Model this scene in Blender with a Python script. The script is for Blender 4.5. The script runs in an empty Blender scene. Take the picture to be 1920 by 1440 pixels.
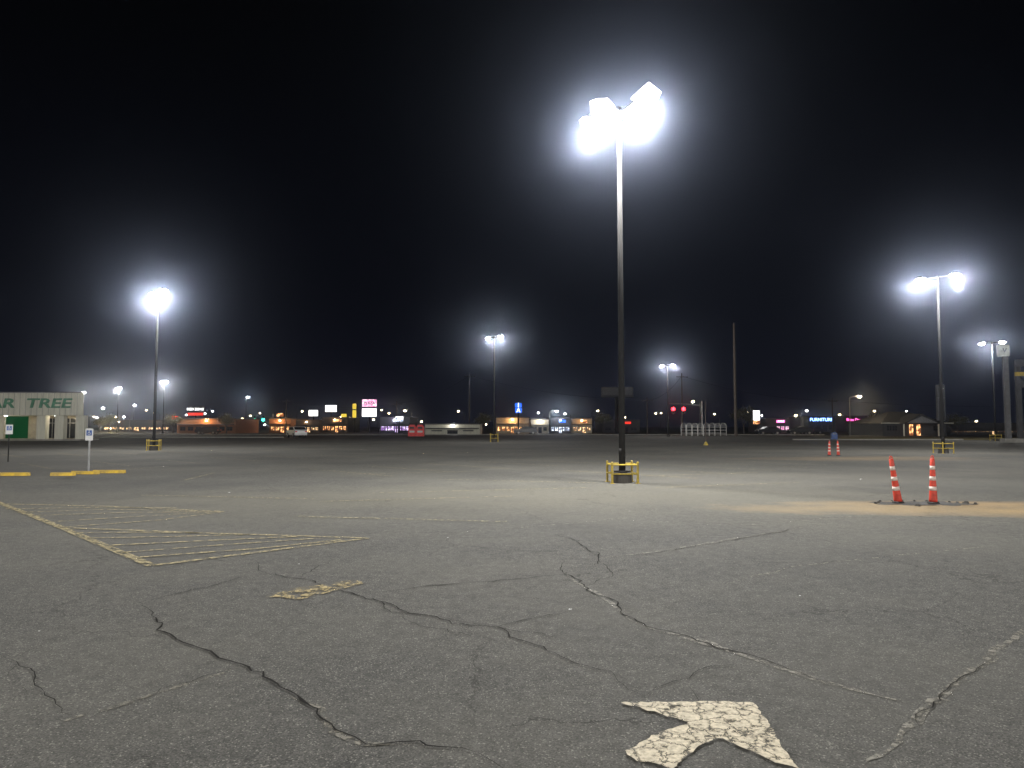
import bpy, math, random
from mathutils import Vector, Matrix, noise
random.seed(7)
scene = bpy.context.scene
scene.view_settings.view_transform = 'Standard'
scene.view_settings.look = 'None'
scene.view_settings.exposure = 0
COL = scene.collection
EYE = 1.7; F = 1333.0; PITCH = math.radians(3.35)
SP, CP = math.sin(PITCH), math.cos(PITCH)

# ---- survey helpers: bearings measured on the photograph -> metres on the site
def _ray(a, b):
    u = (a-960)/F; v = (720-b)/F
    k = CP - v*SP
    return u/k, (SP+v*CP)/k
def ground(a, b):
    u, w = _ray(a, b); t = EYE/-w
    return (u*t, t)
def at(a, b, d):
    u, w = _ray(a, b)
    return Vector((u*d, d, EYE+w*d))

# ---- mesh builder
class MB:
    def __init__(s): s.v=[]; s.f=[]
    def add(s, vs, fs):
        n=len(s.v); s.v+= [tuple(v) for v in vs]; s.f+=[tuple(i+n for i in f) for f in fs]; return s
    def box(s, c, d, rz=0, taper=1.0, rx=0, ry=0):
        hx,hy,hz=d[0]/2,d[1]/2,d[2]/2
        M=Matrix.Rotation(rz,3,'Z')@Matrix.Rotation(ry,3,'Y')@Matrix.Rotation(rx,3,'X')
        vs=[]
        for z,t in ((-hz,1),(hz,taper)):
            for x,y in ((-hx,-hy),(hx,-hy),(hx,hy),(-hx,hy)):
                vs.append(Vector(c)+M@Vector((x*t,y*t,z)))
        return s.add(vs,[(3,2,1,0),(4,5,6,7),(0,1,5,4),(1,2,6,5),(2,3,7,6),(3,0,4,7)])
    def cyl(s,p0,p1,r0,r1=None,n=12):
        if r1 is None: r1=r0
        p0=Vector(p0);p1=Vector(p1);a=(p1-p0).normalized()
        q=a.orthogonal().normalized(); w=a.cross(q)
        vs=[];
        for p,r in ((p0,r0),(p1,r1)):
            for i in range(n):
                t=2*math.pi*i/n; vs.append(p+q*math.cos(t)*r+w*math.sin(t)*r)
        fs=[(i,(i+1)%n,n+(i+1)%n,n+i) for i in range(n)]
        fs+=[tuple(reversed(range(n))),tuple(range(n,2*n))]
        return s.add(vs,fs)
    def tube(s,pts,r,n=8):
        for a,b in zip(pts[:-1],pts[1:]): s.cyl(a,b,r,r,n)
        return s
    def lathe(s,c,prof,n=16,sy=1.0):
        vs=[];fs=[]
        for r,z in prof:
            for i in range(n):
                t=2*math.pi*i/n; vs.append((c[0]+r*math.cos(t),c[1]+r*math.sin(t)*sy,c[2]+z))
        for k in range(len(prof)-1):
            for i in range(n):
                j=(i+1)%n; fs.append((k*n+i,k*n+j,(k+1)*n+j,(k+1)*n+i))
        fs.append(tuple(reversed(range(n)))); fs.append(tuple(range((len(prof)-1)*n,len(prof)*n)))
        return s.add(vs,fs)
    def prism(s,prof,y0,y1,axis='y'):
        n=len(prof)
        if axis=='y': vs=[(a,y0,b) for a,b in prof]+[(a,y1,b) for a,b in prof]
        elif axis=='z': vs=[(a,b,y0) for a,b in prof]+[(a,b,y1) for a,b in prof]
        else: vs=[(y0,a,b) for a,b in prof]+[(y1,a,b) for a,b in prof]
        fs=[tuple(range(n)),tuple(reversed(range(n,2*n)))]
        fs+=[(i,n+i,n+(i+1)%n,(i+1)%n) for i in range(n)]
        return s.add(vs,fs)
    def mesh(s,name,mat,smooth=False):
        m=bpy.data.meshes.new(name); m.from_pydata(s.v,[],s.f); m.update()
        import bmesh
        bm=bmesh.new(); bm.from_mesh(m); bmesh.ops.recalc_face_normals(bm,faces=bm.faces); bm.to_mesh(m); bm.free()
        if mat: m.materials.append(mat)
        if smooth:
            for p in m.polygons: p.use_smooth = len(p.vertices)==4
        return m
def link(name,data,parent=None,loc=(0,0,0),rot=(0,0,0)):
    o=bpy.data.objects.new(name,data); COL.objects.link(o)
    o.location=loc; o.rotation_euler=rot
    if parent: o.parent=parent
    return o
def part(mb,name,mat,parent=None,loc=(0,0,0),rot=(0,0,0),smooth=False):
    return link(name,mb.mesh(name,mat,smooth),parent,loc,rot)
def thing(name,label,cat,loc=(0,0,0),rz=0,group=None,data=None):
    o=link(name,data,None,loc,(0,0,rz))
    o["label"]=label; o["category"]=cat
    if group: o["group"]=group
    return o
def structure(o):
    o["kind"]="structure"; return o

# ---- materials
def new_mat(name):
    m=bpy.data.materials.new(name); m.use_nodes=True
    nt=m.node_tree; nt.nodes.clear()
    out=nt.nodes.new('ShaderNodeOutputMaterial')
    return m,nt,out
def N(nt,t,**k):
    n=nt.nodes.new(t)
    for a,b in k.items(): setattr(n,a,b)
    return n
def setin(n,**k):
    for a,b in k.items(): n.inputs[a.replace('_',' ')].default_value=b
def surf(name,c,rough=0.7,metal=0.0,var=0.35,scale=3.0,bump=0.1,streak=False,c2=None):
    m,nt,out=new_mat(name)
    b=N(nt,'ShaderNodeBsdfPrincipled'); setin(b,Roughness=rough,Metallic=metal)
    if rough>0.9: b.inputs['Specular IOR Level'].default_value=0.1
    tc=N(nt,'ShaderNodeTexCoord'); mp=N(nt,'ShaderNodeMapping')
    if streak: mp.inputs['Scale'].default_value=(1,1,0.15)
    nt.links.new(tc.outputs['Object'],mp.inputs[0])
    no=N(nt,'ShaderNodeTexNoise'); setin(no,Scale=scale,Detail=8.0,Roughness=0.65)
    nt.links.new(mp.outputs[0],no.inputs['Vector'])
    r=N(nt,'ShaderNodeValToRGB')
    r.color_ramp.elements[0].position=0.3; r.color_ramp.elements[1].position=0.7
    lo=c2 if c2 else tuple(x*(1-var) for x in c)
    r.color_ramp.elements[0].color=(*lo,1); r.color_ramp.elements[1].color=(*[min(1,x*(1+var*0.4)) for x in c],1)
    nt.links.new(no.outputs[0],r.inputs[0]); nt.links.new(r.outputs[0],b.inputs['Base Color'])
    bp=N(nt,'ShaderNodeBump'); setin(bp,Strength=bump,Distance=0.02)
    n2=N(nt,'ShaderNodeTexNoise'); setin(n2,Scale=scale*12,Detail=4.0)
    nt.links.new(tc.outputs['Object'],n2.inputs['Vector'])
    nt.links.new(n2.outputs[0],bp.inputs['Height']); nt.links.new(bp.outputs[0],b.inputs['Normal'])
    nt.links.new(b.outputs[0],out.inputs[0])
    return m
def glow(name,c,s,var=0.15,scale=2.0,c2=None,sample=False,lo=0.35,hi=0.65):
    m,nt,out=new_mat(name)
    e=N(nt,'ShaderNodeEmission'); e.inputs[1].default_value=s
    tc=N(nt,'ShaderNodeTexCoord'); no=N(nt,'ShaderNodeTexNoise'); setin(no,Scale=scale,Detail=3.0)
    nt.links.new(tc.outputs['Object'],no.inputs['Vector'])
    r=N(nt,'ShaderNodeValToRGB')
    r.color_ramp.elements[0].position=lo; r.color_ramp.elements[1].position=hi
    lc=c2 if c2 else tuple(x*(1-var) for x in c)
    r.color_ramp.elements[0].color=(*lc,1); r.color_ramp.elements[1].color=(*c,1)
    nt.links.new(no.outputs[0],r.inputs[0]); nt.links.new(r.outputs[0],e.inputs[0])
    nt.links.new(e.outputs[0],out.inputs[0])
    if not sample: m.cycles.emission_sampling='NONE'
    return m

def asphalt():
    m,nt,out=new_mat('asphalt')
    L=nt.links.new
    b=N(nt,'ShaderNodeBsdfPrincipled'); b.inputs['Specular IOR Level'].default_value=0.3
    geo=N(nt,'ShaderNodeNewGeometry'); P=geo.outputs['Position']
    def noi(scale,det=4.0,ro=0.6,vec=None):
        n=N(nt,'ShaderNodeTexNoise'); setin(n,Scale=scale,Detail=det,Roughness=ro); L(vec or P,n.inputs['Vector']); return n.outputs[0]
    def mr(x,a,b_,c,d):
        n=N(nt,'ShaderNodeMapRange'); L(x,n.inputs[0])
        for i,v in enumerate((a,b_,c,d)): n.inputs[i+1].default_value=v
        return n.outputs[0]
    def mix(f,c1,c2):
        n=N(nt,'ShaderNodeMix',data_type='RGBA')
        if isinstance(f,float): n.inputs[0].default_value=f
        else: L(f,n.inputs[0])
        for k,c in ((6,c1),(7,c2)):
            if isinstance(c,tuple): n.inputs[k].default_value=(*c,1)
            else: L(c,n.inputs[k])
        return n.outputs[2]
    def mul(a,b_,op='MULTIPLY'):
        n=N(nt,'ShaderNodeMath',operation=op)
        for i,x in enumerate((a,b_)):
            if isinstance(x,(int,float)): n.inputs[i].default_value=x
            else: L(x,n.inputs[i])
        return n.outputs[0]
    vo=N(nt,'ShaderNodeTexVoronoi'); setin(vo,Scale=125.0); L(P,vo.inputs['Vector'])
    sep=N(nt,'ShaderNodeSeparateColor'); L(vo.outputs['Color'],sep.inputs[0])
    stone=mr(sep.outputs[0],0.0,1.0,0.0,1.0)
    base=mix(stone,(0.026,0.0255,0.0245),(0.128,0.124,0.113))
    pale=mr(sep.outputs[1],0.93,0.97,0.0,1.0)
    base=mix(pale,base,(0.28,0.27,0.24))
    med=noi(7.0,6.0,0.7)
    base=mix(mr(med,0.35,0.7,0.45,0.0),base,(0.036,0.0355,0.034))
    big=noi(0.22,6.0,0.65)
    base=mix(mr(big,0.42,0.68,0.0,0.5),base,(0.130,0.124,0.106))
    big2=noi(0.12,6.0,0.65)
    base=mix(mr(big2,0.50,0.64,0.0,0.45),base,(0.036,0.036,0.037))
    warp=noi(0.5,6.0,0.7)
    def ell(cx,cy,rx,ry,ang=0.0):
        mp=N(nt,'ShaderNodeMapping',vector_type='TEXTURE'); L(P,mp.inputs[0])
        mp.inputs['Location'].default_value=(cx,cy,0); mp.inputs['Rotation'].default_value=(0,0,ang); mp.inputs['Scale'].default_value=(rx,ry,1)
        le=N(nt,'ShaderNodeVectorMath',operation='LENGTH'); L(mp.outputs[0],le.inputs[0])
        x=mul(le.outputs['Value'],mul(mul(warp,-1.9),1.0),'ADD')
        return mr(x,-0.7,0.5,1.0,0.0)
    fine=noi(22.0,5.0,0.7)
    for (cx,cy,rx,ry,ang,col,amt) in [
        (12.6,14.1,6.5,1.0,-0.09,(0.40,0.27,0.12),1.0),
        (10.0,15.6,3.2,0.5,-0.05,(0.36,0.24,0.11),0.9),
        (18.5,37.0,5.0,2.0,0.1,(0.26,0.19,0.11),0.8),
        (-4.0,16.5,9.0,3.0,0.05,(0.135,0.125,0.095),0.35),
        (4.0,17.0,8.5,4.0,-0.1,(0.14,0.13,0.10),0.4),
        (-14.0,27.0,5.0,2.0,0.3,(0.12,0.11,0.09),0.35),
        (14.0,25.0,9.0,3.0,0.3,(0.14,0.13,0.11),0.45),
        (28.0,30.0,9.0,6.0,0.3,(0.20,0.19,0.165),0.7)]:
        f=mul(ell(cx,cy,rx,ry,ang),mr(fine,0.35,0.65,amt*0.5,amt))
        base=mix(f,base,col)
    wv=N(nt,'ShaderNodeVectorMath',operation='ADD')
    nv=N(nt,'ShaderNodeTexNoise'); setin(nv,Scale=2.5,Detail=6.0,Roughness=0.7); L(P,nv.inputs['Vector'])
    sc=N(nt,'ShaderNodeVectorMath',operation='SCALE'); sc.inputs['Scale'].default_value=0.55; L(nv.outputs['Color'],sc.inputs[0])
    L(P,wv.inputs[0]); L(sc.outputs[0],wv.inputs[1])
    ve=N(nt,'ShaderNodeTexVoronoi',feature='DISTANCE_TO_EDGE'); setin(ve,Scale=0.4); L(wv.outputs[0],ve.inputs['Vector'])
    cr=mr(ve.outputs['Distance'],0.0,0.005,1.0,0.0)
    crm=mul(cr,mr(noi(0.35,3.0),0.46,0.56,0.0,0.65))
    base=mix(crm,base,(0.012,0.011,0.010))
    L(base,b.inputs['Base Color'])
    L(mr(med,0.3,0.7,0.98,0.82),b.inputs['Roughness'])
    h=mul(mul(stone,0.6),mul(fine,0.8),'ADD'); h=mul(h,mul(crm,-1.5),'ADD')
    bp=N(nt,'ShaderNodeBump'); setin(bp,Strength=0.7,Distance=0.006); L(h,bp.inputs['Height']); L(bp.outputs[0],b.inputs['Normal'])
    L(b.outputs[0],out.inputs[0])
    return m

def worn_paint(name,c,keep=0.5,cell=14.0,edge=0.06,warp=0.16,dark=0.5,soft=0.06):
    m,nt,out=new_mat(name); L=nt.links.new
    b=N(nt,'ShaderNodeBsdfPrincipled'); setin(b,Roughness=0.75)
    geo=N(nt,'ShaderNodeNewGeometry'); P=geo.outputs['Position']
    n1=N(nt,'ShaderNodeTexNoise'); setin(n1,Scale=9.0,Detail=9.0,Roughness=0.75); L(P,n1.inputs['Vector'])
    ad=N(nt,'ShaderNodeVectorMath',operation='SCALE'); ad.inputs['Scale'].default_value=warp; L(n1.outputs['Color'],ad.inputs[0])
    sm=N(nt,'ShaderNodeVectorMath',operation='ADD'); L(P,sm.inputs[0]); L(ad.outputs[0],sm.inputs[1])
    v=N(nt,'ShaderNodeTexVoronoi',feature='DISTANCE_TO_EDGE'); setin(v,Scale=cell); L(sm.outputs[0],v.inputs['Vector'])
    a=N(nt,'ShaderNodeMapRange'); L(v.outputs['Distance'],a.inputs[0]); a.inputs[1].default_value=edge*0.25; a.inputs[2].default_value=edge
    k=N(nt,'ShaderNodeMapRange'); L(n1.outputs[0],k.inputs[0]); k.inputs[1].default_value=keep-soft; k.inputs[2].default_value=keep+soft; k.inputs[3].default_value=1; k.inputs[4].default_value=0
    mu=N(nt,'ShaderNodeMath',operation='MULTIPLY'); L(a.outputs[0],mu.inputs[0]); L(k.outputs[0],mu.inputs[1])
    r=N(nt,'ShaderNodeValToRGB'); r.color_ramp.elements[0].position=0.35; r.color_ramp.elements[1].position=0.7
    r.color_ramp.elements[0].color=(*c,1); r.color_ramp.elements[1].color=(*[x*dark for x in c],1)
    n2=N(nt,'ShaderNodeTexNoise'); setin(n2,Scale=40.0,Detail=5.0); L(P,n2.inputs['Vector'])
    L(n2.outputs[0],r.inputs[0]); L(r.outputs[0],b.inputs['Base Color'])
    t=N(nt,'ShaderNodeBsdfTransparent'); mx=N(nt,'ShaderNodeMixShader')
    L(mu.outputs[0],mx.inputs[0]); L(t.outputs[0],mx.inputs[1]); L(b.outputs[0],mx.inputs[2]); L(mx.outputs[0],out.inputs[0])
    return m

M_asph=asphalt()
M_crack=surf('crack_gap',(0.012,0.011,0.010),0.95,var=0.4,scale=8)
M_cracksand=worn_paint('crack_sand',(0.20,0.185,0.15),0.52,10)
M_white=worn_paint('worn_white_paint',(0.62,0.54,0.39),0.585,8.5,0.045,0.16,0.55)
M_yellow=worn_paint('worn_yellow_paint',(0.42,0.35,0.18),0.52,16)
M_dash=worn_paint('worn_yellow_dash',(0.42,0.33,0.15),0.49,10)
M_yfaint=worn_paint('faint_yellow_paint',(0.34,0.30,0.18),0.50,12)
M_pole=surf('painted_steel_pole',(0.030,0.029,0.029),0.95,0.0,streak=True)
M_head=surf('lamp_housing',(0.10,0.10,0.10),0.5,0.3)
M_lens=glow('led_lens',(0.95,0.97,1),30.0,var=0.02)
M_conc=surf('concrete',(0.28,0.27,0.25),0.9,scale=2)
M_footing=surf('dark_footing',(0.06,0.055,0.05),0.9)
M_patch=worn_paint('dark_patch',(0.018,0.016,0.014),0.66,3,0.02)
M_guard=surf('yellow_enamel',(0.50,0.36,0.03),0.5,var=0.5,scale=7,c2=(0.22,0.17,0.05))
M_stop=surf('faded_yellow_concrete',(0.55,0.36,0.03),0.8,var=0.5,scale=5,c2=(0.22,0.17,0.07))
M_orange=surf('orange_plastic',(0.60,0.05,0.025),0.5,var=0.5,scale=9)
M_band=surf('reflective_band',(0.66,0.57,0.52),0.4,var=0.4,scale=14)
M_rubber=surf('black_rubber',(0.02,0.02,0.02),0.8)
M_cream=surf('cream_panel',(0.66,0.65,0.56),0.8,var=0.2,streak=True)
M_beige=surf('beige_stucco',(0.42,0.38,0.29),0.85,scale=1.5)
M_brick=surf('brown_brick',(0.30,0.14,0.07),0.85,scale=6)
M_dark=surf('dark_wall',(0.06,0.06,0.065),0.8)
M_grey=surf('grey_wall',(0.25,0.25,0.26),0.8)
M_mid=surf('weathered_grey_post',(0.13,0.13,0.135),0.85)
M_roof=surf('shingle_roof',(0.045,0.044,0.044),0.9,scale=4)
M_green=surf('green_letter',(0.13,0.32,0.21),0.6,var=0.5,scale=2)
M_steel=surf('galvanised_steel',(0.42,0.43,0.44),0.45,0.6)
M_wood=surf('creosoted_wood',(0.07,0.055,0.045),0.9,streak=True)
M_blue=surf('blue_enamel',(0.03,0.09,0.30),0.4)
M_signwhite=surf('sign_white',(0.6,0.6,0.6),0.5,var=0.1)
M_red=surf('red_paint',(0.75,0.03,0.03),0.5)
M_black=surf('black_panel',(0.015,0.015,0.018),0.5)
M_verge=surf('dry_grass',(0.20,0.16,0.09),0.95,scale=1.5,bump=0.6,c2=(0.08,0.08,0.04))
M_carwhite=surf('white_car_paint',(0.75,0.76,0.78),0.25,var=0.05)
M_cardark=surf('dark_car_paint',(0.03,0.035,0.045),0.25,var=0.1)
M_glass=surf('dark_glass',(0.02,0.022,0.025),0.08,var=0.1)
W=dict(lo=0.46,hi=0.62)
E_warm=glow('warm_shop_window',(1.0,0.66,0.34),2.8,scale=1.8,c2=(0.08,0.035,0.015),**W)
E_orange=glow('orange_shop_window',(1.0,0.50,0.20),3.2,scale=1.8,c2=(0.10,0.03,0.01),**W)
E_cool=glow('cool_shop_window',(0.9,0.95,1.0),3.4,scale=1.6,c2=(0.12,0.14,0.2),**W)
E_violet=glow('violet_shop_window',(0.85,0.7,1.0),3.4,scale=1.4,c2=(0.12,0.05,0.2),**W)
E_pink=glow('pink_neon',(1.0,0.10,0.45),4.0,scale=3.0)
E_neonblue=glow('blue_neon',(0.2,0.4,1.0),7.0)
E_white=glow('white_sign_light',(1,1,1),3.0,var=0.1)
E_dimwhite=glow('dim_sign_light',(0.95,1,0.9),0.35,var=0.4)
E_pinkwhite=glow('pink_sign_light',(1.0,0.75,0.9),1.8,scale=1.5,c2=(0.6,0.12,0.35))
E_yellow=glow('yellow_sign_light',(1.0,0.75,0.08),1.0)
E_red=glow('red_signal',(1.0,0.02,0.03),16.0)
E_greensig=glow('green_signal',(0.05,1.0,0.65),9.0)
E_redsign=glow('red_sign_light',(1.0,0.05,0.03),1.3)
E_bluesign=glow('blue_sign_light',(0.02,0.15,1.0),1.8)
E_sodium=glow('sodium_lens',(1.0,0.80,0.50),25.0)
E_green=glow('green_poster_light',(0.02,0.20,0.06),0.22,scale=1.5)

# ---- ground
g=MB().add([(-1100,-300,0),(1100,-300,0),(1100,1100,0),(-1100,1100,0)],[(0,1,2,3)])
structure(part(g,'ground',M_asph))

def strips(name,lines,mat,z,width,rough=0.12,seed=1,taper=True,stepn=0.08):
    rnd=random.Random(seed); mb=MB()
    for ln in lines:
        pts=[Vector((*ground(*p),0)) for p in ln[0]]
        w=ln[1]*width
        fine=[]
        for a,b in zip(pts[:-1],pts[1:]):
            n=max(1,int((b-a).length/stepn))
            for i in range(n): fine.append(a.lerp(b,i/n))
        fine.append(pts[-1])
        m=len(fine); off=rnd.random()*50
        P2=[]
        for i,p in enumerate(fine):
            q=p*3.1+Vector((off,0,0)); q2=p*13+Vector((0,off,0))
            p=p+Vector((noise.noise(q),noise.noise(q+Vector((7,3,1))),0))*rough*0.8+Vector((noise.noise(q2),noise.noise(q2+Vector((5,9,2))),0))*rough*0.45
            P2.append(p)
        vs=[]
        for i,p in enumerate(P2):
            t=(P2[min(m-1,i+1)]-P2[max(0,i-1)]); t.z=0
            t=t.normalized() if t.length>1e-6 else Vector((1,0,0))
            nn=Vector((-t.y,t.x,0))
            e=min(1,min(i,m-1-i)/(0.25*m+1)+0.1) if taper else 1
            ww=w*e*(0.3+1.5*abs(noise.noise(p*5+Vector((off,2,0))))+0.5*rnd.random())/2 if taper else w/2
            vs+= [(p+nn*ww)+Vector((0,0,z)),(p-nn*ww)+Vector((0,0,z))]
        mb.add(vs,[(2*i,2*i+1,2*i+3,2*i+2) for i in range(m-1)])
    return structure(part(mb,name,mat))
cr=[
 ([(262,1130),(300,1180),(370,1215),(450,1248),(510,1275),(540,1300),(590,1330),(630,1370),(680,1390),(780,1393),(860,1405),(920,1432),(1000,1460)],1.25),
 ([(1048,1050),(1060,1075),(1095,1100),(1150,1130),(1180,1160),(1230,1180),(1330,1205),(1420,1235),(1520,1270),(1640,1305)],1.1),
 ([(478,1048),(490,1075),(560,1085),(680,1120),(760,1145),(840,1165),(930,1180),(990,1205),(1040,1225),(1100,1250),(1150,1270),(1215,1312)],1.1),
 ([(690,1115),(780,1102),(900,1092),(1060,1077)],1.1),
 ([(1030,1000),(1080,1015),(1130,1048),(1108,1062),(1060,1070)],1.3),
 ([(930,1178),(1000,1162),(1075,1146)],0.8),
 ([(0,1225),(60,1265),(90,1290),(100,1325),(130,1345)],0.5),
 ([(200,1335),(320,1290),(450,1250)],0.45),
 ([(262,1133),(330,1112),(400,1100),(490,1075)],0.8),
 ([(1215,1305),(1300,1262),(1400,1238)],0.5),
 ([(850,1165),(930,1176),(1020,1190),(1075,1205)],0.6),
 ([(560,1087),(600,1060),(640,1045)],0.7),
 ([(690,1118),(740,1150),(830,1158),(870,1172)],0.8),
 ([(740,1150),(800,1180),(900,1195),(960,1215)],0.5),
 ([(1290,1290),(1330,1340),(1390,1380),(1480,1410),(1600,1440)],0.5),
 ([(1700,1370),(1770,1300),(1800,1275),(1860,1235)],0.6),
 ([(1130,1048),(1240,1036),(1400,1008),(1520,985)],1.0),
 ([(1095,1100),(1140,1080),(1128,1050)],0.8),
 ([(40,1230),(20,1270),(45,1300)],0.35),
]
strips('asphalt_crack',cr,M_crack,0.008,0.0125,0.11,3)
strips('sand_filled_joint',[
 ([(1940,1165),(1780,1290),(1700,1370),(1600,1460)],2.6),
 ([(1100,1049),(1250,1032),(1400,1007),(1520,987)],2.0),
 ([(1180,1163),(1230,1183),(1330,1208),(1420,1238),(1520,1273),(1700,1320)],2.8),
 ([(1060,1077),(1095,1102),(1150,1133),(1180,1163)],2.0),
 ([(545,1303),(590,1333),(630,1373),(680,1393),(780,1397)],1.6),
 ([(700,1010),(850,1000),(1030,985),(1300,960)],1.6),
 ([(1150,975),(1400,985),(1700,960)],1.6),
 ([(1300,1110),(1500,1060),(1900,1020)],1.2),
 ([(100,1360),(300,1300),(450,1252)],1.5),
 ],M_cracksand,0.004,0.03,0.06,5)

def poly(name,pts,mat,z=0.012):
    # outline roughened so the stencil edge looks chipped
    mb=MB(); q=[Vector((*ground(*p),z)) for p in pts]; o=[]
    for a,b in zip(q,q[1:]+q[:1]):
        n=max(1,int((b-a).length/0.03))
        for i in range(n):
            p=a.lerp(b,i/n); p+=Vector((noise.noise(p*25),noise.noise(p*25+Vector((3,4,5))),0))*0.022; o.append(p)
    mb.add(o,[tuple(range(len(o)))])
    return structure(part(mb,name,mat))
poly('painted_arrow',[(1165,1321),(1290,1319),(1412,1320),(1428,1342),(1462,1395),(1500,1446),(1455,1434),(1400,1408),(1350,1386),(1310,1402),(1262,1446),(1185,1426),(1170,1412),(1225,1384),(1292,1358),(1225,1338)],M_white)
poly('painted_dash',[(495,1122),(545,1106),(605,1098),(665,1089),(684,1095),(640,1106),(600,1117),(560,1127),(520,1121)],M_dash)
strips('painted_hatching',[
 ([(-40,928),(120,992),(285,1062)],1.4),([(285,1062),(480,1037),(690,1010)],1.1),([(110,990),(400,1001),(690,1010)],0.9),
 ([(262,1046),(480,1030),(640,1013)],0.9),([(230,1037),(430,1022),(600,1010)],0.7),([(200,1024),(400,1014),(560,1007)],0.9),([(165,1010),(330,1007),(470,1003)],0.8),([(135,1000),(260,999),(380,1000)],0.7),
 ([(-20,945),(200,950),(420,960)],0.9),([(10,955),(200,952),(330,953)],0.8),([(30,962),(200,956),(400,959)],0.7),([(50,968),(230,962),(420,960)],0.7),([(85,980),(260,969),(400,961)],0.7),([(110,990),(300,976),(420,960)],0.7),
 ],M_yellow,0.012,0.09,0.02,9,taper=False,stepn=0.5)
strips('parking_line',[
 ([(265,929),(590,936)],1),([(345,901),(402,887)],1),([(560,969),(950,979)],0.9),([(225,882),(320,874)],1),([(600,941),(960,931)],0.9),
 ([(820,899),(1120,906)],0.9),([(1230,915),(1500,905)],0.8),([(700,925),(1100,915)],0.8),([(640,890),(900,884)],1),([(1210,893),(1420,886)],1),
 ],M_yfaint,0.012,0.12,0.02,10,taper=False,stepn=0.5)
mb=MB()
for (ox,oy,n) in [(-34,38,16),(-26,28,13),(-8,28,14),(2,27,14),(-14,54,16),(6,48,14),(-44,62,22),(20,70,16)]:
    for i in range(n):
        x=ox+i*2.0; y=oy+i*2.0
        dx,dy=4.0,-4.0; wx,wy=0.05,0.05
        mb.add([(x-wx,y-wy,.012),(x+dx-wx,y+dy-wy,.012),(x+dx+wx,y+dy+wy,.012),(x+wx,y+wy,.012)],[(0,1,2,3)])
structure(part(mb,'stall_line',M_yfaint))

# far kerbs, verges, pavement
def sheet(name,pts,mat,z):
    return structure(part(MB().add([(x,y,z) for x,y in pts],[tuple(range(len(pts)))]),name,mat))
sheet('grass_verge',[(-260,128),(55,128),(55,134),(-260,134)],M_verge,0.03)
sheet('grass_verge',[(38,84),(62,84),(90,104),(48,104)],M_verge,0.03)
sheet('pavement',[(47,66),(54,60),(110,90),(110,96)],M_conc,0.02)
sheet('road',[(-300,138),(300,138),(300,152),(-300,152)],M_footing,0.02)
structure(part(MB().box((-102,127.8,0.07),(316,0.2,0.14)).box((43,83.8,0.07),(20,0.2,0.14)).box((-52,100,0.07),(40,0.25,0.14)),'kerb',M_conc))

# ---- lamps
mPole=MB().cyl((0,0,0.3),(0,0,10.95),0.10,0.065,16).box((0,0,0.32),(0.36,0.36,0.04)).box((0,-0.1,0.9),(0.09,0.03,0.16)).mesh('pole',M_pole,True)
mFoot=MB().cyl((0,0,0),(0,0,0.30),0.30,0.28,20).mesh('footing',M_footing)
mArm=MB().cyl((-0.85,0,10.95),(0.85,0,10.95),0.035,0.035,10).cyl((0,0,10.8),(0,0,11.05),0.09,0.09,12).mesh('arm',M_pole,True)
mHead=MB().box((0,0,0.05),(0.36,0.26,0.10),taper=0.8).box((0,0,0.125),(0.26,0.18,0.05)).mesh('lamp_head',M_head)
# lens bowl under the head, oversized to stand for its glare
mLens=MB().lathe((0,0,0.03),[(0.13,0.02),(0.27,-0.02),(0.36,-0.08),(0.38,-0.16),(0.34,-0.25),(0.24,-0.32),(0.12,-0.36),(0.03,-0.37)],22,0.8).mesh('lens',M_lens,True)
# glowing block shaped after the burst of glare, used on the near pole
mGlareBlock=MB().box((0,0,-0.10),(0.62,0.50,0.30),rx=math.pi,taper=0.62).box((0,0,0.10),(0.62,0.50,0.12),taper=0.7).mesh('lens',M_lens)
LG='double-headed lamps standing around the parking lot'
def lamp(x,y,power,label,rad=0.13,h=11.0,heads=2,color=(1.0,0.985,0.945),light=True,ang=-math.pi/4,ls=1.0):
    r=thing('parking_lot_lamp',label,'street lamp',(x,y,0),ang,LG)
    s=h/11.0
    link('pole',mPole,r).scale=(1,1,s); link('footing',mFoot,r)
    link('arm',mArm,r,(0,0,10.95*(s-1)))
    if heads==4:
        spec=[(-1.0,0.0,-0.05,0.35,0.4),(-0.42,-0.18,0.18,-0.3,0.25),(0.42,0.15,-0.12,0.3,-0.3),(0.98,0.0,0.10,-0.25,-0.4)]  # two extra heads added so the glare merges into one mass
    elif heads==2: spec=[(-0.98,0,0.06,0,-0.12),(0.98,0,0.06,0,0.12)]
    else: spec=[(0.98,0,0.06,0,0.12)]
    for (hx,hy,hz,rx,ry) in spec:
        hd=link('lamp_head',mHead,r,(hx,hy,10.95*s+hz+(0.12 if heads==4 else 0)),(rx,ry,0))
        link('lens',mGlareBlock if heads==4 else mLens,hd,(0,0,-0.14 if heads==4 else 0)).scale=(ls,ls,ls)
        if light:
            ld=bpy.data.lights.new('lamp_bulb','POINT'); ld.energy=power; ld.shadow_soft_size=rad; ld.color=color
            link('lamp_bulb',ld,r,(hx*1.15,hy,10.95*s+hz-0.40*ls-rad))
    return r
near_l='tall dark steel lamp pole with two glaring heads'
lamp(3.30,21.4,4200,'tall dark steel lamp pole with four heads, two added to swell the glare',0.15,h=11.45,ls=1.1,heads=4)
lamp(-24.6,49,3800,near_l+' near store',0.2,ls=1.0)
lamp(26.6,44,3800,near_l+' beyond cones',0.2,ls=0.85)
lamp(-1.85,74,1400,'tall lamp pole with two lit heads mid lot',0.2,ls=.8)
lamp(23.9,109,1400,'tall lamp pole with two lit heads near the street',0.25,ls=.9)
lamp(53.6,79,1700,'tall lamp pole with two lit heads beside the pylon sign',0.2,ls=.85)
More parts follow.
